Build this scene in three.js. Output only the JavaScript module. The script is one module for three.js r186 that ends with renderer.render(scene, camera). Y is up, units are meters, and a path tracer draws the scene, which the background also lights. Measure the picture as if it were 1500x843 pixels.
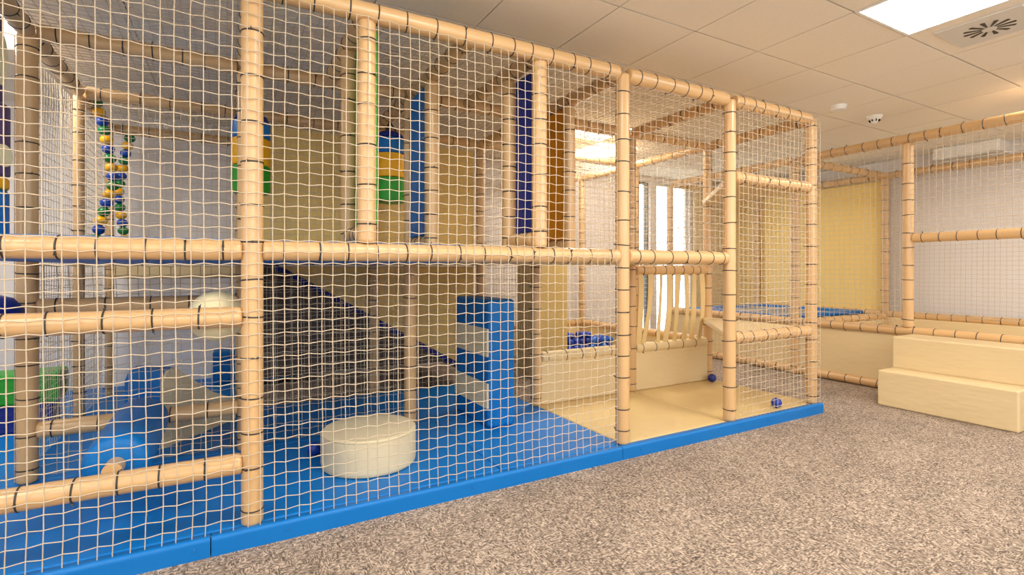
import * as THREE from 'three';
import { RoundedBoxGeometry } from 'three/addons/geometries/RoundedBoxGeometry.js';
import { mergeGeometries } from 'three/addons/utils/BufferGeometryUtils.js';
import { RectAreaLightUniformsLib } from 'three/addons/lights/RectAreaLightUniformsLib.js';

// ------------------------------------------------------------------ camera, sky, exposure
const scene = new THREE.Scene();
const camera = new THREE.PerspectiveCamera(2 * Math.atan(421.5 / 748) * 180 / Math.PI, 1500 / 843, 0.05, 100);
camera.position.set(0, 1.16, 2.463);
camera.rotation.y = -29.05 * Math.PI / 180;
camera.setViewOffset(1500, 843, 0, 26.1, 1500, 843);
scene.background = new THREE.Color(0.93, 0.97, 1.0);
scene.backgroundIntensity = 5;
RectAreaLightUniformsLib.init();
const LIGHT = { intensity: 26, color: new THREE.Color().setRGB(1.0, 0.93, 0.82) };
const renderer = new THREE.WebGLRenderer({ antialias: true });
renderer.toneMapping = THREE.LinearToneMapping;
renderer.toneMappingExposure = 1.15;
renderer.shadowMap.enabled = true;
const CEIL = 2.621;

// ------------------------------------------------------------------ helpers
let seed = 12345;
const rnd = () => { seed = (Math.imul(seed, 1664525) + 1013904223) >>> 0; return seed / 4294967296; };
const V3 = (x, y, z) => new THREE.Vector3(x, y, z);
const taken = {};
function numbered(name) {
  const n = taken[name] = (taken[name] ?? -1) + 1;
  return n ? name + '_' + String(n).padStart(3, '0') : name;
}
function mesh(name, geometry, material, parent) {
  const m = new THREE.Mesh(geometry, material);
  m.name = parent ? name : numbered(name);
  m.castShadow = m.receiveShadow = true;
  (parent ?? scene).add(m);
  return m;
}
function thing(name, label, category, position = [0, 0, 0], turn = 0, group) {
  const g = new THREE.Group();
  g.name = numbered(name); g.position.set(...position); g.rotation.y = turn;
  g.userData = { label, category };
  if (group) g.userData.group = group;
  scene.add(g);
  return g;
}
function tag(o, label, category, group, kind) {
  o.userData.label = label; if (category) o.userData.category = category;
  if (group) o.userData.group = group;
  if (kind) o.userData.kind = kind;
  return o;
}
function structure(name, geometry, material, label, parent) {
  const m = mesh(name, geometry, material, parent);
  m.userData = { kind: 'structure', label };
  return m;
}
const box = (x0, x1, y0, y1, z0, z1) => new THREE.BoxGeometry(x1 - x0, y1 - y0, z1 - z0).translate((x0 + x1) / 2, (y0 + y1) / 2, (z0 + z1) / 2);
const rbox = (x0, x1, y0, y1, z0, z1, r = 0.015, s = 2) => new RoundedBoxGeometry(x1 - x0, y1 - y0, z1 - z0, s, r).translate((x0 + x1) / 2, (y0 + y1) / 2, (z0 + z1) / 2);
const merge = (list) => mergeGeometries(list.map((g) => { const q = g.index ? g.toNonIndexed() : g; for (const k of Object.keys(q.attributes)) if (!['position', 'normal', 'uv'].includes(k)) q.deleteAttribute(k); return q; }));

// ------------------------------------------------------------------ textures
function noiseGrid(n, cells) {                       // tileable value noise
  const g = new Float32Array(cells * cells).map(() => rnd());
  const out = new Float32Array(n * n), s = (t) => t * t * (3 - 2 * t);
  for (let y = 0; y < n; y++) for (let x = 0; x < n; x++) {
    const u = x / n * cells, v = y / n * cells, i = Math.floor(u), j = Math.floor(v), a = s(u - i), b = s(v - j);
    const q = (p, r) => g[(r % cells) * cells + (p % cells)];
    out[y * n + x] = (q(i, j) * (1 - a) + q(i + 1, j) * a) * (1 - b) + (q(i, j + 1) * (1 - a) + q(i + 1, j + 1) * a) * b;
  }
  return out;
}
function dataTexture(n, fill, srgb = true) {
  const d = new Uint8Array(n * n * 4);
  for (let i = 0; i < n * n; i++) { const c = fill(i); d[4 * i] = c[0]; d[4 * i + 1] = c[1]; d[4 * i + 2] = c[2]; d[4 * i + 3] = 255; }
  const t = new THREE.DataTexture(d, n, n);
  t.wrapS = t.wrapT = THREE.RepeatWrapping; t.magFilter = THREE.LinearFilter; t.minFilter = THREE.LinearMipmapLinearFilter; t.generateMipmaps = true;
  if (srgb) t.colorSpace = THREE.SRGBColorSpace;
  t.needsUpdate = true;
  return t;
}
// carpet: short crossed yarn strokes on 4 mm loops, 2.048 m per repeat
const CN = 1024, carpetField = new Float32Array(CN * CN);
{
  const K = 512, raw = new Float32Array(K * K).map(() => rnd()), turn = noiseGrid(K, 85), patch = noiseGrid(K, 14), cell = new Float32Array(K * K);
  for (let y = 0; y < K; y++) for (let x = 0; x < K; x++) {
    let v = 0;
    const along = turn[y * K + x] > 0.5;
    for (let a = -1; a <= 1; a++) v += raw[((y + (along ? 0 : a) + K) % K) * K + (x + (along ? a : 0) + K) % K];
    cell[y * K + x] = 0.56 + (v / 3 - 0.5) * 1.4 + (patch[y * K + x] - 0.5) * 0.12;
  }
  for (let y = 0; y < CN; y++) for (let x = 0; x < CN; x++) carpetField[y * CN + x] = Math.min(1, Math.max(0, cell[(y >> 1) * K + (x >> 1)] + 0.12 * (rnd() - 0.5)));
}
const mixC = (a, b, t) => [0, 1, 2].map((k) => Math.round(a[k] + (b[k] - a[k]) * t));
const carpetMap = dataTexture(CN, (i) => mixC([68, 56, 48], [210, 190, 171], carpetField[i]));
const wrinkleA = noiseGrid(256, 5), wrinkleB = noiseGrid(256, 17);
const wrinkleMap = dataTexture(256, (i) => { const v = Math.round(255 * (0.7 * wrinkleA[i] + 0.3 * wrinkleB[i])); return [v, v, v]; }, false);
const plasterB = noiseGrid(512, 128), plasterA = noiseGrid(512, 9);
const plasterMap = dataTexture(512, (i) => { const v = Math.round(255 * (0.5 * plasterB[i] + 0.3 * plasterA[i] + 0.2 * rnd())); return [v, v, v]; }, false);
const tileMap = dataTexture(256, () => { const v = Math.round(246 + 9 * rnd() - (rnd() < 0.04 ? 14 : 0)); return [v, v, v]; });

// ------------------------------------------------------------------ materials
const std = (color, roughness = 0.5, extra = {}) => new THREE.MeshStandardMaterial({ color, roughness, ...extra });
const vinyl = (color, roughness = 0.42, bump = 0.004) => new THREE.MeshPhysicalMaterial({ color, roughness, specularIntensity: 0.6, bumpMap: wrinkleMap, bumpScale: bump });
const M = {
  carpet: new THREE.MeshStandardMaterial({ map: carpetMap, roughness: 0.97 }),
  ceiling: new THREE.MeshStandardMaterial({ color: 0xf6ecdc, map: tileMap, roughness: 0.93 }),
  ceilingVoid: std(0x14110e, 0.95),
  wall: new THREE.MeshStandardMaterial({ color: 0xebe5e2, roughness: 0.92, bumpMap: plasterMap, bumpScale: 0.002 }),
  pillar: new THREE.MeshStandardMaterial({ color: 0xdcc383, roughness: 0.85, bumpMap: plasterMap, bumpScale: 0.002 }),
  tube: new THREE.MeshPhysicalMaterial({ color: 0xd6ae7b, roughness: 0.34, clearcoat: 0.25, clearcoatRoughness: 0.25 }),
  tie: std(0x3b3935, 0.4),
  cord: std(0xcdbba2, 0.85),
  cream: vinyl(0xdec79b),
  creamMat: vinyl(0xdec28a, 0.36, 0.005),
  creamFabric: vinyl(0xe2d3b0, 0.6, 0.006),
  yellowPanel: vinyl(0xecca7c, 0.6, 0.003),
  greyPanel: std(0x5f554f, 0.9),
  blue: vinyl(0x0a70be, 0.42, 0.005),
  blueMat: vinyl(0x0a7acf, 0.45, 0.006),
  navy: vinyl(0x182a80, 0.42, 0.005),
  orange: vinyl(0xe0921a, 0.4, 0.004),
  green: vinyl(0x2a9a2c, 0.4, 0.004),
  yellow: vinyl(0xf2b21a, 0.4, 0.004),
  purple: vinyl(0x5a4a78, 0.45, 0.004),
  spot: vinyl(0xe6dcb4, 0.5, 0.003),
  black: std(0x15141a, 0.6), slot: std(0x4d453c, 0.8),
  white: std(0xefece6, 0.5),
  frame: std(0xd8d4cc, 0.5),
  mullion: std(0x2e3a3c, 0.5),
  grey: std(0x8e9298, 0.7),
  glass: new THREE.MeshPhysicalMaterial({ color: 0xffffff, roughness: 0.02, transmission: 1, thickness: 0 }),
  ballBlue: std(0x1b3fa6, 0.3), ballNavy: std(0x1c2f86, 0.3), ballSky: std(0x2468c4, 0.3),
  beadGreen: std(0x157a3c, 0.25), beadYellow: std(0xf0b014, 0.25), beadBlue: std(0x1746ad, 0.25),
  paving: std(0xc9ccc6, 0.9),
};
M.lamp = new THREE.MeshStandardMaterial({ color: 0xffffff, emissive: new THREE.Color().setRGB(0.97, 1.0, 1.02), emissiveIntensity: 1.35, roughness: 0.6 });

// ------------------------------------------------------------------ the room
const RX0 = -3.2, RX1 = 7.75, RZ0 = -3.5, RZ1 = 4.2;
{
  const g = box(RX0 - 0.15, RX1 + 0.15, -0.12, 0, RZ0 - 0.15, RZ1 + 0.15);
  const p = g.attributes.position, uv = g.attributes.uv;
  for (let i = 0; i < p.count; i++) uv.setXY(i, p.getX(i) / 2.048, p.getZ(i) / 2.048);
  structure('floor', g, M.carpet, 'flecked grey beige loop pile carpet floor');
  // back wall with two tall window openings
  const W = [[5.2, 5.80], [5.935, 6.68]], y0 = 0.09, y1 = 2.54;
  const pieces = [];
  let x = RX0 - 0.15;
  for (const [a, b] of W) { pieces.push(box(x, a, 0, CEIL + 0.1, RZ0 - 0.15, RZ0), box(a, b, 0, y0, RZ0 - 0.15, RZ0), box(a, b, y1, CEIL + 0.1, RZ0 - 0.15, RZ0)); x = b; }
  pieces.push(box(x, RX1 + 0.15, 0, CEIL + 0.1, RZ0 - 0.15, RZ0));
  structure('wall_back', merge(pieces), M.wall, 'pale lilac grey plaster wall behind the climbing frame');
  structure('wall_right', box(RX1, RX1 + 0.15, 0, CEIL + 0.1, RZ0, RZ1 + 0.15), M.wall, 'pale grey plaster wall behind the low walled enclosure');
  // the walls behind the camera, with the wide windows that light the room
  const F = [[-2.9, -0.9], [-0.6, 1.4], [1.7, 3.7], [4.0, 6.0]], fy0 = 1.35, fy1 = 2.5, L = [[0.2, 1.9], [2.2, 3.9]];
  const fp = [box(RX0, RX1, 0, fy0, RZ1, RZ1 + 0.15), box(RX0, RX1, fy1, CEIL + 0.1, RZ1, RZ1 + 0.15)], lp = [box(RX0 - 0.15, RX0, 0, fy0, RZ0, RZ1 + 0.15), box(RX0 - 0.15, RX0, fy1, CEIL + 0.1, RZ0, RZ1 + 0.15)];
  let q = RX0; for (const [a, b] of F) { fp.push(box(q, a, fy0, fy1, RZ1, RZ1 + 0.15)); q = b; } fp.push(box(q, RX1, fy0, fy1, RZ1, RZ1 + 0.15));
  q = RZ0; for (const [a, b] of L) { lp.push(box(RX0 - 0.15, RX0, fy0, fy1, q, a)); q = b; } lp.push(box(RX0 - 0.15, RX0, fy0, fy1, q, RZ1 + 0.15));
  structure('wall_front', merge(fp), M.wall, 'pale plaster wall facing the climbing frame');
  structure('wall_left', merge(lp), M.wall, 'pale plaster side wall');
  [...F.map((w) => [...w, 0]), ...L.map((w) => [...w, 1])].forEach(([a, b, side], i) => {
    const g = new THREE.Group(); g.name = 'window_' + (i + 3); g.userData = { kind: 'structure', label: 'wide window facing the climbing frame' }; scene.add(g);
    const t = 0.05, bars = [[a, a + t, fy0, fy1], [b - t, b, fy0, fy1], [(a + b) / 2 - t / 2, (a + b) / 2 + t / 2, fy0 + t, fy1 - t], [a + t, b - t, fy0, fy0 + t], [a + t, b - t, fy1 - t, fy1]];
    mesh('window_frame', merge(bars.map(([u0, u1, v0, v1]) => side ? box(RX0 - 0.1, RX0 - 0.04, v0, v1, u0, u1) : box(u0, u1, v0, v1, RZ1 + 0.04, RZ1 + 0.1))), M.frame, g);
    for (const [u0, u1] of [[a + t, (a + b) / 2 - t / 2], [(a + b) / 2 + t / 2, b - t]]) mesh('pane', side ? box(RX0 - 0.074, RX0 - 0.066, fy0 + t, fy1 - t, u0, u1) : box(u0, u1, fy0 + t, fy1 - t, RZ1 + 0.066, RZ1 + 0.074), M.glass, g);
  });
  structure('wall_pillar', rbox(2.845, 3.24, 0, CEIL, -2.56, -2.12, 0.008, 1), M.pillar, 'square cream painted building pillar inside the frame');
  W.forEach(([a, b], i) => {
    const g = new THREE.Group(); g.name = 'window_' + (i + 1); g.userData = { kind: 'structure', label: i ? 'tall bright window beside the fringe curtain' : 'narrow tall window with a dark frame bar' };
    scene.add(g);
    const f = 0.035, zc = RZ0 - 0.08;
    mesh('window_frame', merge([box(a, a + f, y0, y1, zc - 0.03, zc + 0.03), box(b - f, b, y0, y1, zc - 0.03, zc + 0.03), box(a + f, b - f, y0, y0 + f, zc - 0.03, zc + 0.03), box(a + f, b - f, y1 - f, y1, zc - 0.03, zc + 0.03)]), i ? M.frame : M.mullion, g);
    mesh('pane', box(a + f, b - f, y0 + f, y1 - f, zc - 0.004, zc + 0.004), M.glass, g);
  });
  structure('pavement', box(-20, 24, -0.3, -0.13, -22, 22), M.paving, 'pale paving outside the windows');
}
// ceiling: slab with separate lay-in tiles under it
const GX = 3.10, GZ = 0.273;                           // one crossing of the tile joints
const lampCells = [[0, 1], [0, -4], [1, -5], [-4, 1], [-8, 1], [4, 1], [-8, -4], [-4, 5], [0, 5], [4, 5], [-8, 5]];
const ventCell = [1, 1];
{
  const slab = structure('ceiling', box(RX0 - 0.15, RX1 + 0.15, CEIL + 0.03, CEIL + 0.15, RZ0 - 0.15, RZ1 + 0.15), M.ceilingVoid, 'suspended ceiling of square off-white tiles with dark joints');
  const tile = new THREE.BoxGeometry(0.593, 0.03, 0.589);
  const strips = {};
  for (let i = Math.floor((RX0 - GX) / 0.6); GX + i * 0.6 < RX1; i++) for (let j = Math.floor((RZ0 - GZ) / 0.6); GZ + j * 0.6 < RZ1; j++) {
    if (lampCells.some(([a, b]) => a === i && b === j) || (i === ventCell[0] && j === ventCell[1])) continue;
    const x0 = Math.max(RX0, GX + i * 0.6), x1 = Math.min(RX1, GX + i * 0.6 + 0.6), z0 = Math.max(RZ0, GZ + j * 0.6), z1 = Math.min(RZ1, GZ + j * 0.6 + 0.6);
    const w = x1 - x0 - 0.007, d = z1 - z0 - 0.011;
    if (w < 0.02 || d < 0.02) continue;
    const key = w.toFixed(3) + d.toFixed(3);
    const g = w > 0.59 && d > 0.59 ? tile : (strips[key] ??= new THREE.BoxGeometry(w, 0.03, d));
    const m = mesh('ceiling_tile', g, M.ceiling, slab);
    m.position.set((x0 + x1) / 2, CEIL + 0.015 + (rnd() - 0.5) * 0.002, (z0 + z1) / 2);
  }
}
function ceilingLight(i, j, label) {
  const x = GX + (i + 0.5) * 0.6, z = GZ + (j + 0.5) * 0.6;
  const g = thing('ceiling_light', label, 'ceiling light', [x, CEIL, z], 0, 'square ceiling light panels');
  const o = 0.298, f = 0.018;
  mesh('light_frame', merge([box(-o, o, -0.004, 0.03, -o, -o + f), box(-o, o, -0.004, 0.03, o - f, o), box(-o, -o + f, -0.004, 0.03, -o + f, o - f), box(o - f, o, -0.004, 0.03, -o + f, o - f)]), M.white, g);
  mesh('diffuser', box(-o + f, o - f, 0.008, 0.028, -o + f, o - f), M.lamp, g);
  const l = new THREE.RectAreaLight(LIGHT.color, LIGHT.intensity, 0.56, 0.56);
  l.position.set(0, 0.002, 0); l.rotation.x = -Math.PI / 2;
  g.add(l);
}
lampCells.forEach(([i, j], k) => ceilingLight(i, j, k === 0 ? 'square glowing ceiling panel beside the round swirl air vent' : k < 3 ? 'square glowing ceiling panel above the ball pit roof net' : 'square glowing ceiling panel set flush in the tiles'));
{
  // swirl diffuser in its own tile
  const x = GX + 1.5 * 0.6, z = GZ + 1.5 * 0.6;
  const g = thing('air_vent', 'square ceiling air vent with swirling dark slots', 'air vent', [x, CEIL, z]);
  mesh('tile_panel', box(-0.297, 0.297, 0, 0.03, -0.297, 0.297), M.ceiling, g);
  mesh('cover_plate', rbox(-0.2, 0.2, -0.01, 0.002, -0.2, 0.2, 0.004, 1), M.frame, g);
  const slot = new THREE.Shape(); slot.moveTo(0.035, -0.003); slot.lineTo(0.115, -0.016); slot.quadraticCurveTo(0.124, -0.004, 0.118, 0.006); slot.lineTo(0.035, 0.004);
  const sg = new THREE.ExtrudeGeometry(slot, { depth: 0.004, bevelEnabled: false }).rotateX(Math.PI / 2);
  for (let k = 0; k < 12; k++) { const s = mesh('slot', sg, M.slot, g); s.rotation.y = k * Math.PI / 6; s.position.y = -0.0085; }
  mesh('hub', new THREE.CylinderGeometry(0.03, 0.034, 0.008, 24).translate(0, -0.013, 0), M.frame, g);
}
{
  const g = thing('smoke_detector', 'round white smoke detector flush on the ceiling tile', 'smoke detector', [4.747, CEIL, -0.1]);
  mesh('detector_body', new THREE.LatheGeometry([[0, -0.042], [0.05, -0.042], [0.058, -0.036], [0.06, -0.01], [0.066, -0.006], [0.066, 0.002]].map((p) => new THREE.Vector2(...p)), 32), M.white, g);
  const s = thing('ceiling_sensor', 'small domed white ceiling sensor with dark slots', 'sensor', [5.363, CEIL, -0.104]);
  mesh('sensor_cap', new THREE.LatheGeometry([[0, -0.075], [0.016, -0.074], [0.03, -0.05], [0.05, -0.03], [0.064, -0.012], [0.066, 0.002]].map((p) => new THREE.Vector2(...p)), 32), M.white, s);
  for (let k = 0; k < 8; k++) { const b = mesh('sensor_slot', new THREE.BoxGeometry(0.018, 0.022, 0.006).rotateZ(0.75).translate(0.037, -0.043, 0), M.black, s); b.rotation.y = k * Math.PI / 4; }
  const a = thing('air_conditioner', 'long white air conditioning box under the ceiling behind nets', 'air conditioner', [7.6, 2.55, -0.16]);
  mesh('casing', rbox(-0.15, 0.149, -0.065, 0.07, -0.31, 0.31, 0.012), M.white, a);
  mesh('outlet_flap', rbox(-0.155, -0.05, -0.078, -0.064, -0.28, 0.28, 0.004, 1), M.frame, a);
}

// ------------------------------------------------------------------ builders for the padded frames
const R = 0.0435, UP = V3(0, 1, 0);
const rodCache = {};
function rodGeometry(len, r) {
  const key = len.toFixed(3) + '/' + r;
  return rodCache[key] ??= new THREE.LatheGeometry([[0, -len / 2], [r * 0.8, -len / 2], [r * 0.97, -len / 2 + 0.008], [r, -len / 2 + 0.02], [r, len / 2 - 0.02], [r * 0.97, len / 2 - 0.008], [r * 0.8, len / 2], [0, len / 2]].map((p) => new THREE.Vector2(...p)), 24);
}
const tieCache = {};
function tieGeometry(r) {
  return tieCache[r] ??= merge([
    new THREE.TorusGeometry(r + 0.0010, 0.0025, 5, 26).rotateX(Math.PI / 2).scale(1, 1.35, 1),
    new THREE.BoxGeometry(0.009, 0.008, 0.007).translate(r + 0.004, 0, 0),
    new THREE.BoxGeometry(0.010, 0.003, 0.003).rotateZ(0.4).translate(r + 0.011, 0.003, 0),
  ]);
}
const tieSpots = new Map();                            // frame -> list of tie places
function rod(parent, name, a, b, { r = R, step = 0.135, ties = true, from = 0.05, material = M.tube } = {}) {
  const A = V3(...a), B = V3(...b), len = A.distanceTo(B), d = B.clone().sub(A).normalize();
  const m = mesh(name, rodGeometry(len, r), material, parent);
  m.position.copy(A).add(B).multiplyScalar(0.5);
  m.quaternion.setFromUnitVectors(UP, d);
  m.updateMatrix();
  if (ties) {
    if (!tieSpots.has(parent)) tieSpots.set(parent, []);
    for (let s = from + rnd() * 0.04; s < len - from; s += step * (0.8 + 0.4 * rnd())) {
      const y = s - len / 2, w = V3(0, y, 0).applyMatrix4(m.matrix);
      tieSpots.get(parent).push({ m, y, r, turn: rnd() * 6.28, tx: (rnd() - 0.5) * 0.12, tz: (rnd() - 0.5) * 0.12, dist: w.distanceTo(camera.position) });
    }
  }
  return m;
}
function placeTies(parent, most) {
  const list = tieSpots.get(parent).sort((a, b) => a.dist - b.dist), rest = [];
  list.forEach((t, k) => {
    const e = new THREE.Matrix4().compose(V3(0, t.y, 0), new THREE.Quaternion().setFromEuler(new THREE.Euler(t.tx, t.turn, t.tz)), V3(1, 1, 1));
    if (k < most) { const q = mesh('cable_tie', tieGeometry(t.r), M.tie, t.m); q.applyMatrix4(e); }
    else rest.push(tieGeometry(t.r).clone().applyMatrix4(e).applyMatrix4(t.m.matrix));
  });
  if (rest.length) { const q = mesh('small_cable_ties', merge(rest), M.tie, parent); q.userData.kind = 'stuff'; }
}
function net(parent, o, u, v, { r = 0.0019, knots = true, wave = 0.008, pitch = 0.05, material = M.cord } = {}) {
  const O = V3(...o), U = V3(...u), W = V3(...v), lu = U.length(), lv = W.length();
  U.normalize(); W.normalize();
  const N = U.clone().cross(W).normalize();
  const nu = Math.max(1, Math.round(lu / pitch)), nv = Math.max(1, Math.round(lv / pitch));
  const ph = [rnd() * 9, rnd() * 9, rnd() * 9, rnd() * 9], pos = [], nor = [], idx = [];
  const P = [];
  for (let i = 0; i <= nu; i++) for (let j = 0; j <= nv; j++) {
    const edge = Math.min(1, Math.min(i, nu - i, j, nv - j) / 3), par = (i + j) % 2 ? 1 : -1, a = i * lu / nu, b = j * lv / nv;
    const du = 0.0022 * par * (j % 2 ? 1 : -1) + edge * (0.006 * Math.sin(a * 2.1 + b * 1.6 + ph[0]) + 0.0016 * (rnd() - 0.5));
    const dv = 0.0034 * par + edge * (0.007 * Math.sin(a * 1.5 - b * 2.0 + ph[1]) + 0.0016 * (rnd() - 0.5));
    const dn = edge * wave * (Math.sin(a * 4.3 + b * 1.7 + ph[2]) + 0.6 * Math.sin(a * 1.3 - b * 5.1 + ph[3])) * 0.6;
    P.push(O.clone().addScaledVector(U, a + du).addScaledVector(W, b + dv).addScaledVector(N, dn));
  }
  const at = (i, j) => P[i * (nv + 1) + j], t1 = V3(), t2 = V3(), d = V3();
  const seg = (A, B) => {
    d.copy(B).sub(A).normalize(); t1.copy(N).addScaledVector(d, -N.dot(d)).normalize(); t2.copy(d).cross(t1);
    const b = pos.length / 3;
    for (const E of [A, B]) for (let k = 0; k < 4; k++) {
      const c = [1, 0, -1, 0][k], s = [0, 1, 0, -1][k], nx = t1.x * c + t2.x * s, ny = t1.y * c + t2.y * s, nz = t1.z * c + t2.z * s;
      pos.push(E.x + nx * r, E.y + ny * r, E.z + nz * r); nor.push(nx, ny, nz);
    }
    for (let k = 0; k < 4; k++) { const k2 = (k + 1) % 4; idx.push(b + k, b + k2, b + 4 + k, b + k2, b + 4 + k2, b + 4 + k); }
  };
  for (let i = 0; i <= nu; i++) for (let j = 0; j <= nv; j++) {
    if (i < nu) seg(at(i, j), at(i + 1, j));
    if (j < nv) seg(at(i, j), at(i, j + 1));
    if (knots) {
      const b = pos.length / 3, c = at(i, j), q = r * 1.7;
      for (const [x, y, z] of [[1, 0, 0], [-1, 0, 0], [0, 1, 0], [0, -1, 0], [0, 0, 1], [0, 0, -1]]) { pos.push(c.x + x * q, c.y + y * q, c.z + z * q); nor.push(x, y, z); }
      for (const [p, s, t] of [[0, 2, 4], [2, 1, 4], [1, 3, 4], [3, 0, 4], [2, 0, 5], [1, 2, 5], [3, 1, 5], [0, 3, 5]]) idx.push(b + p, b + s, b + t);
    }
  }
  const g = new THREE.BufferGeometry();
  g.setAttribute('position', new THREE.Float32BufferAttribute(pos, 3)); g.setAttribute('normal', new THREE.Float32BufferAttribute(nor, 3));
  g.setAttribute('uv', new THREE.Float32BufferAttribute(new Float32Array(pos.length / 3 * 2), 2)); g.setIndex(idx);
  return mesh('net', g, material, parent);
}
// a padded sheet with soft edges, from an outline in a vertical plane of constant z
function sheet(name, points, z0, z1, material, parent) {
  const s = new THREE.Shape(points.map((p) => new THREE.Vector2(...p)));
  return mesh(name, new THREE.ExtrudeGeometry(s, { depth: z1 - z0 - 0.008, bevelEnabled: true, bevelSize: 0.004, bevelThickness: 0.004, bevelSegments: 1 }).translate(0, 0, z0 + 0.004), material, parent);
}

// ------------------------------------------------------------------ the main climbing frame
const XL = -0.9, XA = 0.09, X1 = 1.12, XB = 2.16, XC = 3.165, XD = 4.165;
const Z2 = -1.03, Z3 = -2.06, Z4 = -3.09, TOP = 2.385, MID = 1.243, MAT = 0.07, RT = 0.047;
const frame = thing('climbing_frame', 'large netted indoor climbing frame of padded beige tubes', 'climbing frame');
{
  const post = (x, z, y0 = MAT, y1 = TOP - 0.02, o = {}) => rod(frame, 'post', [x, y0, z], [x, y1, z], { step: 0.165, from: 0.06, ...o });
  const rx = (x0, x1, y, z, o = {}) => rod(frame, 'rail', [x0 + R * 0.9, y, z], [x1 - R * 0.9, y, z], o);
  const rz = (z0, z1, x, y, o = {}) => rod(frame, 'rail', [x, y, z0 - R * 0.9], [x, y, z1 + R * 0.9], o);
  // posts
  for (const x of [XL - 0.03, XA, XB, XC, XD]) post(x, 0, MAT, TOP);
  post(0.576, 0, MID + R, TOP - RT * 0.9); post(1.546, 0, MID + R, TOP - RT * 0.9);
  for (const x of [XL, XA, X1, XB, XC, XD]) post(x, Z2);
  for (const x of [XL, XA, X1, XB, XD]) post(x, Z3, MAT, TOP - 0.02, x === XL ? { r: 0.032 } : {});
  post(XL, Z4, MAT, TOP - 0.02, { r: 0.032 }); post(XD, Z4);
  for (const [x, z] of [[0.576, -0.4], [X1, -0.6], [1.546, -0.36], [XB, -0.575]]) post(x, z, 1.292, TOP - R * 0.9);
  // front rails
  for (const [a, b] of [[XL - 0.03, XA], [XA, XB], [XB, XC], [XC, XD]]) rx(a, b, TOP, 0, { r: RT });
  for (const [a, b] of [[XL - 0.03, XA], [XA, XB], [XB, XC]]) rx(a, b, MID, 0);
  rx(XL - 0.03, XA, 0.96, 0, { step: 0.14 }); rx(XL - 0.03, XA, 0.335, 0, { step: 0.14 });
  rx(XC, XD, 1.833, 0); rx(XC, XD, 0.664, 0);
  // second row
  for (const [a, b] of [[XL, XA], [XA, X1], [X1, XB], [XB, XC], [XC, XD]]) rx(a, b, TOP, Z2);
  for (const [a, b] of [[XL, XA], [XA, X1], [X1, XB]]) rx(a, b, MID, Z2);
  rx(XL, XA, 0.967, Z2, { step: 0.19 }); rx(XL, XA, 0.332, Z2, { step: 0.19 });
  rx(XB, XC, 0.45, Z2, { r: 0.047, step: 0.16, material: M.cream }); rx(XC, XD, 0.45, Z2, { r: 0.047, step: 0.16, material: M.cream });
  rx(XC, XD, 1.155, Z2, { step: 0.12 });
  // third and fourth rows
  for (const [a, b] of [[XL, XA], [XA, X1], [X1, XB], [XB, XD]]) rx(a, b, TOP, Z3, { step: 0.19 });
  rx(XL, XA, MID, Z3); rx(XL, XA + 0.3, TOP, Z4, { step: 0.2 }); rx(2.9, XD, TOP, Z4, { step: 0.2 }); rx(2.9, XD, 0.45, Z4, { step: 0.2 });
  // depth rails
  for (const [x, zs] of [[XL, [0, Z2, Z3, Z4]], [XA, [0, Z2, Z3]], [0.576, [0, Z2]], [X1, [0, Z2, Z3]], [1.546, [0, Z2]], [XB, [0, Z2, Z3]], [XC, [0, Z2]], [XD, [0, Z2, Z3, Z4]]])
    for (let k = 0; k + 1 < zs.length; k++) rz(zs[k], zs[k + 1], x, TOP, { step: 0.15 });
  rz(0, -0.4, 0.576, 1.335, { step: 0.1 }); rz(-0.6, Z2, X1, 1.335, { step: 0.1 }); rz(0, -0.36, 1.546, 1.335, { step: 0.1 }); rz(-0.575, Z2, XB, 1.335, { step: 0.1 });
  rz(Z2, Z4, XD, 0.45, { step: 0.2 });
  placeTies(frame, 290);
  // crawl-lane baffles
  const baffle = (x, z0, z1, m, label) => { const q = mesh('baffle_panel', rbox(x - 0.022, x + 0.022, 1.38, 2.335, z1 + 0.04, z0 - 0.04, 0.012), m, frame); q.userData.label = label; };
  baffle(0.618, 0, -0.4, M.green, 'green padded baffle panel');
  baffle(X1, -0.6, Z2, M.blue, 'bright blue padded baffle panel');
  baffle(1.590, 0, -0.36, M.navy, 'navy padded baffle panel');
  baffle(XB, -0.575, Z2, M.orange, 'orange padded baffle panel');
  // decks of the upper level
  for (const [a, b, m] of [[XL - 0.03, XA, M.blueMat], [XA, X1, M.blueMat], [X1, XB, M.cream], [XB, XC, M.cream]])
    mesh('deck_pad', rbox(a + 0.003, b - 0.003, 1.2, 1.292, Z2 + 0.046, -0.046, 0.012), m, frame);
  for (const [a, b, m] of [[XL, XA, M.blueMat], [XA, X1, M.blueMat], [X1, XB, M.cream]])
    mesh('deck_pad', rbox(a + 0.003, b - 0.003, 1.2, 1.288, Z3 + 0.046, Z2 - 0.046, 0.012), m, frame);
  mesh('deck_pad', rbox(XA + 0.05, 0.36, 1.2, 1.288, RZ0 + 0.06, Z3 - 0.12, 0.012), M.blueMat, frame);  // unseen pad, added to keep light out of the space behind the third row
  // closing panels along the third row, sloped slide edge between them
  const d0 = [0.33, 1.19], d1 = [2.1, 0.145];
  mesh('wall_panel', rbox(0.15, XB - 0.05, 1.3, 2.335, -2.16, -2.115, 0.008), M.yellowPanel, frame).userData.label = 'cream yellow closing panel';
  sheet('wall_panel', [[d0[0] + 0.02, d0[1]], [XB - 0.05, 1.19], [XB - 0.05, 0.16], [d1[0], d1[1] + 0.03]], -2.17, -2.13, M.yellowPanel, frame).userData.label = 'cream yellow panel above the slope';
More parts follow.
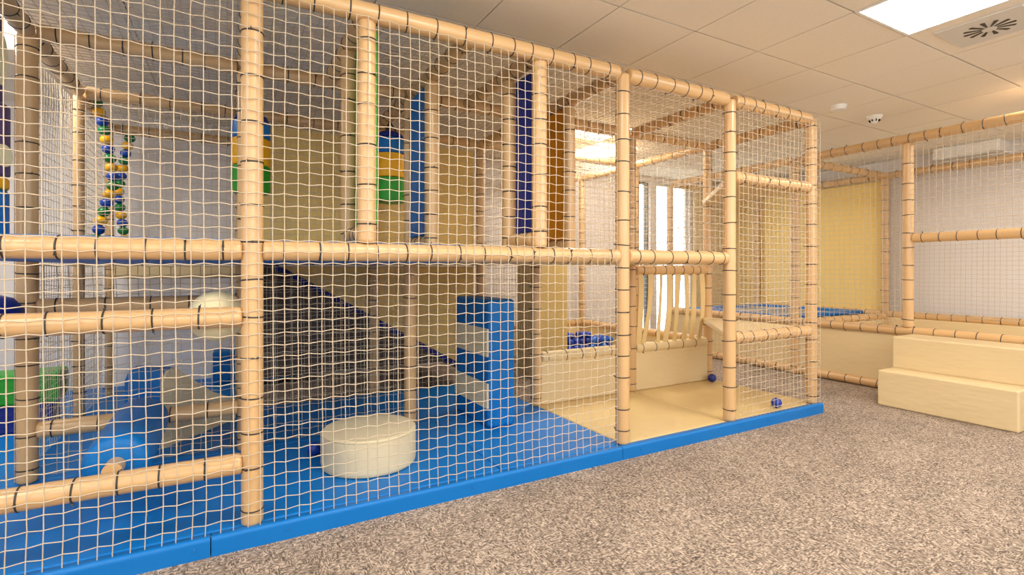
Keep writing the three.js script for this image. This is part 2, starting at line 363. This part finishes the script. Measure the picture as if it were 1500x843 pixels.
  sheet('wall_panel', [[0.13, 1.19], [d0[0], d0[1]], [1.87, 0.28], [0.13, 0.28]], -2.17, -2.13, M.greyPanel, frame).userData.label = 'grey panel below the slope';
  const sl = mesh('slope_pad', new RoundedBoxGeometry(Math.hypot(d1[0] - d0[0], d1[1] - d0[1]), 0.045, 1.3, 2, 0.012), M.navy, frame);  // only its edge shows; unseen depth extended back to shade the space below
  sl.position.set((d0[0] + d1[0]) / 2, (d0[1] + d1[1]) / 2, -2.76); sl.rotation.z = Math.atan2(d1[1] - d0[1], d1[0] - d0[0]);
  // low padded wall in front of the ball pit and round it
  for (const [a, b] of [[XB, XC], [XC, XD]]) mesh('padded_panel', rbox(a + 0.03, b - 0.03, MAT, 0.44, Z2 - 0.03, Z2 + 0.03, 0.015), M.cream, frame);
  mesh('padded_panel', rbox(XD - 0.03, XD + 0.03, MAT, 0.44, Z4 + 0.05, Z2 - 0.05, 0.015), M.cream, frame);
  mesh('padded_panel', rbox(2.9, XD - 0.05, MAT, 0.42, Z4 - 0.03, Z4 + 0.03, 0.015), M.cream, frame);
  // corner shelves between the last two front posts
  for (const [y0, y1] of [[1.80, 1.845], [0.64, 0.69]]) {
    const s = new THREE.Shape([[XC + 0.05, 0.05], [XD - 0.02, 0.05], [XD - 0.02, -Z2 - 0.05], [XD - 0.09, -Z2 - 0.03]].map((p) => new THREE.Vector2(...p)));
    mesh('corner_shelf', new THREE.ExtrudeGeometry(s, { depth: y1 - y0 - 0.024, bevelEnabled: true, bevelSize: 0.012, bevelThickness: 0.012, bevelSegments: 3 }).rotateX(-Math.PI / 2).translate(0, y0 + 0.012, 0), M.cream, frame);
  }
  // fringe of flat straps
  const tops = [3.265, 3.38, 3.515, 3.62, 3.735, 3.845, 3.95, 4.05], bots = [3.235, 3.29, 3.47, 3.56, 3.68, 3.80, 3.915, 4.02];
  tops.forEach((t, k) => {
    const w = k === 2 ? 0.02 : 0.03, n = 10, pos = [], ix = [];
    for (let i = 0; i <= n; i++) {
      const f = i / n, y = 1.13 - f * 0.65, x = t + (bots[k] - t) * f + 0.003 * Math.sin(f * 4 + k), z = Z2 + 0.02 + 0.03 * Math.sin(f * Math.PI) * (k % 2 ? 1 : 0.3), ww = w * (1 - 0.12 * Math.sin(f * Math.PI));
      for (const [sx, sz] of [[-1, 1], [1, 1], [1, -1], [-1, -1]]) pos.push(x + sx * ww, y, z + sz * 0.003 + sx * 0.005 * Math.sin(f * 3 + k * 2));
      if (i < n) for (let q = 0; q < 4; q++) { const a = i * 4 + q, b = i * 4 + (q + 1) % 4; ix.push(a, a + 4, b, b, a + 4, b + 4); }
    }
    const g = new THREE.BufferGeometry(); g.setAttribute('position', new THREE.Float32BufferAttribute(pos, 3)); g.setAttribute('uv', new THREE.Float32BufferAttribute(new Float32Array(pos.length / 3 * 2), 2)); g.setIndex(ix);
    const q = g.toNonIndexed(); q.computeVertexNormals();
    mesh('strap', q, M.creamMat, frame);
  });
  // nets
  const N = (o, u, v, p) => net(frame, o, u, v, p);
  N([XL - 0.03, 0.072, 0.052], [3.0, 0, 0], [0, 2.27, 0], { r: 0.0021 });                 // big front net
  N([XB + 0.045, MID + 0.04, 0.0], [XC - XB - 0.09, 0, 0], [0, TOP - MID - 0.08, 0], {});
  N([XC + 0.04, 0.072, 0.05], [1.0, 0, 0], [0, 2.29, 0], {});
  N([XD, 0.08, -0.04], [0, 0, Z2 + 0.08], [0, 2.26, 0], {});
  N([XL, 0.08, Z2 - 0.055], [X1 - XL, 0, 0], [0, 1.1, 0], {});                            // lower second row
  N([XA, 1.29, Z3 + 0.05], [XB - XA - 0.05, 0, 0], [0, 1.05, 0], { knots: false });
  N([XA, 0.08, Z3 + 0.05], [XB - XA - 0.05, 0, 0], [0, 1.1, 0], { knots: false });
  N([XL, 1.29, Z3 + 0.05], [XA - XL, 0, 0], [0, 1.05, 0], { knots: false });
  N([XL - 0.05, 0.08, Z2], [0, 0, Z3 - Z2], [0, 2.27, 0], { knots: false });
  N([XL - 0.05, 0.08, Z3], [0, 0, Z4 - Z3], [0, 2.27, 0], { knots: false });
  N([XB, 0.08, Z2 - 0.05], [0, 0, Z3 - Z2 + 0.1], [0, 2.25, 0], { knots: false });
  N([XB, 1.2, Z2 + 0.05], [XC - XB, 0, 0], [0, 1.12, 0], { knots: false });
  N([XC, 1.2, Z2 + 0.05], [XD - XC, 0, 0], [0, 1.12, 0], { knots: false });
  N([XD, 0.5, Z2 - 0.04], [0, 0, Z4 - Z2 + 0.08], [0, 1.85, 0], { knots: false });
  N([2.9, 0.47, Z4 + 0.05], [XD - 2.9, 0, 0], [0, 1.87, 0], { knots: false });
  // roof nets
  const roof = (x0, x1, z0, z1) => N([x0, TOP + 0.03, z0], [x1 - x0, 0, 0], [0, 0, z1 - z0], { knots: false, wave: 0.012 });
  roof(XL, XA, 0, Z2); roof(XA, XB, 0, Z2); roof(XL, XA, Z2, Z3); roof(XA, XB, Z2, Z3); roof(XL, XA, Z3, Z4);
  roof(XB, XC, 0, Z2); roof(XC, XD, 0, Z2); roof(XB, XD, Z2, Z3); roof(2.9 + 0.4, XD, Z3, Z4);
}

// ------------------------------------------------------------------ mats and kerb under the frame
{
  const kerbShape = new THREE.Shape();
  kerbShape.moveTo(-0.075, 0); kerbShape.lineTo(-0.075, 0.06); kerbShape.quadraticCurveTo(-0.075, 0.078, -0.06, 0.079); kerbShape.lineTo(-0.022, 0.074); kerbShape.lineTo(-0.012, 0.064); kerbShape.lineTo(-0.004, 0.066); kerbShape.lineTo(-0.004, 0); kerbShape.closePath();
  const snap = new THREE.SphereGeometry(0.008, 12, 8).scale(1, 1, 0.55);
  const kerb = (x0, x1, label, snaps) => {
    const g = thing('floor_kerb', label, 'kerb', [x0, 0, 0], 0, 'blue padded kerb along the front');
    mesh('padded_edge', new THREE.ExtrudeGeometry(kerbShape, { depth: x1 - x0 - 0.004, bevelEnabled: false, curveSegments: 6 }).rotateY(Math.PI / 2), M.blue, g);
    for (const s of snaps) mesh('snap_button', snap, M.blue, g).position.set(s - x0, 0.042, 0.0755);
  };
  kerb(-2.0, -0.06, 'blue padded kerb below the net with padded rails', [-1.5, -0.75, -0.12]);
  kerb(-0.06, 2.1, 'long blue padded kerb in front of the cream drum', [0.222, 1.1, 1.962]);
  kerb(2.1, 4.215, 'blue padded kerb along the open entrance and its netted corner', [2.25, 2.966, 3.5, 4.0]);
  const mat = (x0, x1, z0, z1, m, label, h = MAT) => tag(mesh('floor_mat', rbox(x0 + 0.002, x1 - 0.002, 0, h, z0 + 0.002, z1 - 0.002, 0.01), m), label, 'mat', 'floor mats of the climbing frame');
  mat(-2, XA, Z2, 0, M.blueMat, 'bright blue vinyl floor mat under the blue roller');
  mat(XA, 1.3, Z2, 0, M.blueMat, 'bright blue vinyl floor mat carrying the cream drum');
  mat(1.3, XB, Z2, 0, M.blueMat, 'bright blue vinyl floor mat beside the cream entrance mat');
  mat(XB, XC, Z2, 0, M.creamMat, 'glossy cream vinyl floor mat in the open entrance');
  mat(XC, XD + 0.045, Z2, 0, M.creamMat, 'glossy cream vinyl floor mat with a blue ball at its edge');
  mat(-2, XA, Z3, Z2, M.blueMat, 'shaded blue floor mat under the foam peak');
  mat(XA, XB, Z3, Z2, M.blueMat, 'shaded blue floor mat behind the cream drum');
  mat(-2, XA, RZ0, Z3, M.blueMat, 'shaded blue floor mat along the pale back wall');
}

// ------------------------------------------------------------------ loose and hanging play pieces
{
  const d = thing('foam_drum', 'low round cream foam drum on the blue mat', 'foam drum', [0.70, MAT, -0.467]);
  mesh('drum_cover', new THREE.LatheGeometry([[0, 0], [0.245, 0], [0.256, 0.008], [0.26, 0.03], [0.26, 0.175], [0.256, 0.192], [0.247, 0.2], [0.12, 0.207], [0, 0.208]].map((p) => new THREE.Vector2(...p)), 48), M.creamFabric, d);
  mesh('seam', new THREE.TorusGeometry(0.258, 0.003, 5, 64).rotateX(Math.PI / 2).translate(0, 0.186, 0), M.creamFabric, d);
}
{
  const b = thing('foam_wall', 'tall blue foam wall block with two beige stripes', 'foam block', [1.549, MAT, -0.652]);
  mesh('block_body', rbox(0, 0.21, 0, 0.885, -0.6, 0, 0.03, 4), M.blue, b);
  for (const [y0, y1] of [[0.49, 0.685], [0.135, 0.31]]) mesh('stripe', rbox(-0.008, 0.02, y0, y1, -0.585, -0.012, 0.006, 1), M.creamFabric, b).userData.label = 'beige fabric stripe';
}
{
  const r = thing('foam_roller', 'blue foam roller on a beige axle between two rails', 'foam roller', [-0.4, 0.365, 0]);
  mesh('roller_pad', new THREE.LatheGeometry([[0.03, -0.38], [0.085, -0.38], [0.11, -0.365], [0.12, -0.33], [0.12, 0.33], [0.11, 0.365], [0.085, 0.38], [0.03, 0.38]].map((p) => new THREE.Vector2(...p)), 36).rotateX(Math.PI / 2).translate(0, 0, -0.51), M.blue, r);
  mesh('axle', new THREE.CylinderGeometry(0.034, 0.034, 0.93, 24).rotateX(Math.PI / 2).translate(0, 0, -0.515), M.tube, r);
}
{
  // foam peak: beige sides, blue rim
  const p = thing('foam_peak', 'sloping foam peak with beige sides and blue rim', 'foam block', [-0.36, MAT, -1.3], Math.atan2(0.45, 0.36));
  const out = [[0, 0], [0, 0.40], [0.03, 0.465], [0.085, 0.475], [0.4, 0.25], [0.62, 0.15], [0.65, 0.09], [0.62, 0]];
  const s = new THREE.Shape(out.map((q) => new THREE.Vector2(...q)));
  mesh('rim', new THREE.ExtrudeGeometry(s, { depth: 0.25, bevelEnabled: true, bevelSize: 0.006, bevelThickness: 0.004, bevelSegments: 2 }).translate(0, 0, -0.25), M.blue, p).userData.label = 'blue rim';
  mesh('side_face', new THREE.ExtrudeGeometry(s, { depth: 0.012, bevelEnabled: true, bevelSize: 0.003, bevelThickness: 0.003, bevelSegments: 1 }).translate(0, 0, 0.004), M.creamFabric, p).userData.label = 'beige side';
}
{
  tag(mesh('padded_ball', new THREE.SphereGeometry(0.112, 40, 28).translate(-0.045, 0.955, -0.157), M.spot), 'big cream ball tied behind the padded front rail', 'ball');
  const b = thing('foam_bench', 'blue foam bench along the pale back wall', 'foam bench', [0.2, 0, -3.28]);
  mesh('bench_body', rbox(-0.33, 0.4, MAT, 0.38, -0.16, 0.16, 0.02), M.blue, b);
  const g = thing('foam_bench', 'green topped foam bench beyond the side net', 'foam bench', [-1.6, MAT, -2.2]);
  mesh('bench_base', rbox(-0.6, 0.55, 0, 0.19, -0.12, 0.1, 0.015), M.navy, g);
  mesh('seat_pad', rbox(-0.62, 0.59, 0.19, 0.395, -0.14, 0.12, 0.02), M.green, g).userData.label = 'green seat pad';
  const s = thing('mushroom_stool', 'dark blue domed stool beside the second row post', 'stool', [-1.06, MAT, -0.78]);
  mesh('stem', new THREE.CylinderGeometry(0.05, 0.06, 0.87, 24).translate(0, 0.435, 0), M.tube, s);
  mesh('cushion', new THREE.LatheGeometry([[0, 0.855], [0.19, 0.86], [0.215, 0.875], [0.21, 0.9], [0.17, 0.955], [0.09, 0.98], [0, 0.987]].map((p) => new THREE.Vector2(...p)), 40), M.navy, s);
  tag(mesh('back_beam', rbox(XL, 0.3, 1.08, 1.2, -3.2, -3.08, 0.02), M.cream), 'cream padded beam along the back wall under the deck', 'padded beam');
}
function hangingBag(x, z, label) {
  const g = thing('hanging_bag', label, 'hanging bag', [x, 1.695, z], 0, 'hanging blue yellow green bags');
  const band = (y0, y1, m, n) => mesh(n, new THREE.LatheGeometry([[0, y0], [0.11, y0], [0.122, y0 + 0.012], [0.122, y1 - 0.006], [0.114, y1], [0, y1]].map((p) => new THREE.Vector2(...p)), 32), m, g);
  band(0, 0.19, M.green, 'green_band'); band(0.19, 0.38, M.yellow, 'yellow_band'); band(0.38, 0.5, M.blue, 'blue_band');
  mesh('cap', new THREE.LatheGeometry([[0, 0.5], [0.114, 0.5], [0.1, 0.54], [0.06, 0.562], [0, 0.568]].map((p) => new THREE.Vector2(...p)), 32), M.navy, g);
  for (const a of [0, 2.1, 4.2]) {
    const c = new THREE.LineCurve3(V3(0.07 * Math.cos(a), 0.55, 0.07 * Math.sin(a)), V3(0, 0.646, 0));
    mesh('strap', new THREE.TubeGeometry(c, 1, 0.006, 6), M.black, g);
  }
}
hangingBag(1.125, -1.57, 'banded hanging bag beside the bright blue baffle panel');
hangingBag(0.142, -1.57, 'banded hanging bag behind the tall front post by the kerb seam');
{
  const g = thing('hanging_drum', 'tall hanging drum in purple, yellow and blue with cream spots', 'hanging drum', [-1.01, 1.31, -0.68]);
  const c = (y0, y1, r, m, n) => mesh(n, new THREE.LatheGeometry([[0, y0], [r - 0.01, y0], [r, y0 + 0.012], [r, y1 - 0.012], [r - 0.01, y1], [0, y1]].map((p) => new THREE.Vector2(...p)), 36), m, g);
  c(0, 0.21, 0.135, M.blue, 'blue_band'); c(0.21, 0.27, 0.135, M.yellow, 'yellow_band'); c(0.27, 0.6, 0.138, M.purple, 'purple_band'); c(0.6, 1.0, 0.115, M.purple, 'purple_top');
  for (const [y, a] of [[0.36, 0.35], [0.36, 1.3], [0.8, 0.2], [0.8, 1.2]]) {
    const r = y > 0.6 ? 0.115 : 0.138, q = mesh('cream_spot', new THREE.CylinderGeometry(0.05, 0.05, 0.012, 24).rotateZ(Math.PI / 2).scale(1, y > 0.6 ? 2.4 : 1, 1), M.spot, g);
    q.position.set(Math.cos(a) * r, y, Math.sin(a) * r); q.rotation.y = -a;
  }
  mesh('hanger', new THREE.CylinderGeometry(0.01, 0.01, 0.12, 8).translate(0, 1.05, 0), M.black, g);
}
// ropes of threaded balls
{
  const f = 748, th = 29.05 * Math.PI / 180, c = Math.cos(th), s = Math.sin(th);
  const spot = (px, py, z) => { const r = (px - 750) / f, u = (395.4 - py) / f, t = (2.463 - z) / (c - s * r); return V3((c * r + s) * t, 1.16 + u * t, z); };
  const rope = (pts, z, order, label) => {
    const p = pts.map(([x, y]) => spot(x, y, z)), g = thing('bead_rope', label, 'bead rope', [0, 0, 0], 0, 'ropes of threaded coloured balls');
    const line = [p[0].clone().setY(2.36), ...p];
    mesh('rope', new THREE.TubeGeometry(new THREE.CatmullRomCurve3(line), 60, 0.005, 6), M.cord, g);
    const geo = new THREE.SphereGeometry(0.041, 20, 14).scale(1, 0.86, 1);
    const curve = new THREE.CatmullRomCurve3(p), n = Math.floor(curve.getLength() / 0.064);
    for (let k = 0; k <= n; k++) { const b = mesh('bead', geo, order[k % order.length], g); b.position.copy(curve.getPointAt(k / n)); }
  };
  rope([[141, 151], [150, 180], [157, 210], [162, 240], [166, 268], [160, 285], [154, 305], [147, 328], [142, 350]], -2.3, [M.beadGreen, M.beadYellow, M.beadBlue], 'rope of green, yellow and blue balls near the corner post');
  rope([[190, 203], [184, 226], [179, 250], [174, 280], [175, 300], [179, 325], [182, 350]], -2.98, [M.beadGreen, M.beadYellow, M.beadBlue], 'rope of coloured balls hanging close to the back wall');
}
// ball pit
{
  tag(mesh('pit_base', rbox(3.3, XD - 0.05, 0, 0.22, Z4 + 0.05, Z2 - 0.08, 0.02), M.cream), 'cream foam floor of the ball pit', 'foam base');
  const geo = new THREE.SphereGeometry(0.04, 24, 16), mats = [M.ballBlue, M.ballNavy, M.ballSky];
  const ball = (x, y, z, label, group) => { const b = mesh('play_ball', geo, mats[Math.floor(rnd() * 3)]); b.position.set(x, y, z); tag(b, label, 'ball', group); };
  const L = 'glossy blue ball heaped in the ball pit', G = 'balls in the ball pit';
  const s = 0.082, h = s * 0.82;
  for (let k = 0; k < 3; k++) for (let i = 0; i < 8 - (k === 2 ? 3 : 0); i++) for (let j = 0; j < 4 - k; j++) {
    if (k === 2 && i === 2) continue;
    ball(3.36 + (i + (k % 2) / 2) * s + 0.006 * rnd(), 0.26 + k * h, -2.5 + (j + k / 2) * s, L, G);
  }
  ball(4.101, MAT + 0.04, -0.925, 'blue ball at the foot of the post by the fringe curtain');
  ball(3.779, MAT + 0.04, -0.045, 'blue ball behind the net of the entrance corner');
  ball(0.439, MAT + 0.04, -0.715, 'blue ball beside the cream drum');
}

// ------------------------------------------------------------------ the low-walled enclosure on the right
const pen = thing('play_enclosure', 'low walled netted play enclosure with beige padded rails', 'play enclosure');
{
  const XF = 5.55, XR = 7.5, ZA = -2.85, ZB = -1.0, ZC = 0.09, ZD = 1.25;
  const post = (x, z, y0 = 0, y1 = TOP - 0.02, o = {}) => rod(pen, 'post', [x, y0, z], [x, y1, z], { step: 0.16, from: 0.06, ...o });
  const rz = (z0, z1, x, y, o = {}) => rod(pen, 'rail', [x, y, z0 + R * 0.9], [x, y, z1 - R * 0.9], { step: 0.14, ...o });
  post(XF, ZA); post(XF, ZB); post(XF, ZC, 0.62, TOP - R); post(XF, ZD);
  post(XR, ZA); post(XR, ZB); post(XR, ZD);
  for (const [a, b] of [[ZA, ZB], [ZB, ZD]]) { rz(a, b, XF, TOP); rz(a, b, XR, TOP, { step: 0.2 }); rz(a, b, XF, 0.585, { step: 0.15 }); rz(a, b, XF, 0.046); rz(a, b, XR, 0.585); }
  rz(ZC, ZD, XF, 1.455);
  for (const z of [ZA, ZB]) rod(pen, 'rail', [XF + 0.04, TOP, z], [XR - 0.04, TOP, z], { step: 0.2 });
  rod(pen, 'rail', [XF + 0.06, 0.56, ZB], [XR - 0.05, 0.56, ZB], { step: 0.2 });
  placeTies(pen, 290);
  for (const [a, b] of [[ZA, ZB], [ZB, ZC], [ZC, ZD]]) mesh('padded_panel', rbox(XF - 0.005, XF + 0.05, 0.08, 0.56, a + (a === ZC ? 0 : 0.03), b - 0.004, 0.014), M.cream, pen);
  for (const [a, b] of [[ZA, ZB], [ZB, ZD]]) mesh('padded_panel', rbox(XR - 0.03, XR + 0.03, 0.02, 0.55, a + 0.04, b - 0.04, 0.014), M.cream, pen);
  mesh('padded_panel', rbox(XF + 0.07, XR - 0.06, 0.1, 0.52, ZB - 0.025, ZB + 0.025, 0.014), M.cream, pen);
  mesh('closing_panel', rbox(6.72, XR + 0.04, 0.02, 2.45, RZ0 + 0.03, RZ0 + 0.06, 0.008), M.cream, pen).userData.label = 'cream panel beside the window';
  mesh('closing_panel', rbox(XR + 0.06, XR + 0.1, 0.5, 2.335, RZ0 + 0.03, ZB - 0.02, 0.008), M.yellowPanel, pen).userData.label = 'cream yellow closing panel';
  net(pen, [XF - 0.05, 0.62, ZB], [0, 0, ZC - ZB - 0.04], [0, 1.75, 0], {});
  net(pen, [XF - 0.05, 1.49, ZC + 0.04], [0, 0, ZD - ZC - 0.05], [0, 0.87, 0], {});
  net(pen, [XF, 0.62, ZA], [0, 0, ZB - ZA], [0, 1.38, 0], { knots: false });
  net(pen, [XR - 0.05, 0.6, ZB], [0, 0, ZD - ZB], [0, 1.75, 0], { knots: false });
  tag(mesh('floor_mat', rbox(XF + 0.06, XR - 0.05, 0, 0.1, ZB + 0.05, ZD, 0.01), M.creamMat), 'cream floor mat inside the low walled enclosure', 'mat');
  const t = thing('trampoline', 'blue edged trampoline bed inside the low walled enclosure', 'trampoline', [6.5, 0, -1.97]);
  mesh('bed', box(-0.65, 0.75, 0.585, 0.595, -0.6, 0.6), M.grey, t);
  mesh('edge_pad', merge([rbox(-0.75, 0.9, 0.57, 0.62, 0.58, 0.76, 0.02), rbox(-0.75, 0.9, 0.57, 0.62, -0.76, -0.58, 0.02), rbox(-0.75, -0.6, 0.57, 0.62, -0.6, 0.6, 0.02), rbox(0.72, 0.9, 0.57, 0.62, -0.6, 0.6, 0.02)]), M.blue, t);
  for (const x of [-0.65, 0.8]) for (const z of [-0.66, 0.66]) mesh('leg', new THREE.CylinderGeometry(0.025, 0.025, 0.57, 12).translate(x, 0.285, z), M.grey, t);
  const s = thing('foam_steps', 'two cream foam steps leading up to the enclosure', 'foam steps', [4.878, 0, 0.6]);
  mesh('step_block', rbox(0, 0.61, 0, 0.3, -0.45, 0.45, 0.014, 3), M.cream, s);
  mesh('step_block', rbox(0.245, 0.61, 0.295, 0.572, -0.45, 0.45, 0.014, 3), M.cream, s);
}

scene.add(camera);
renderer.render(scene, camera);
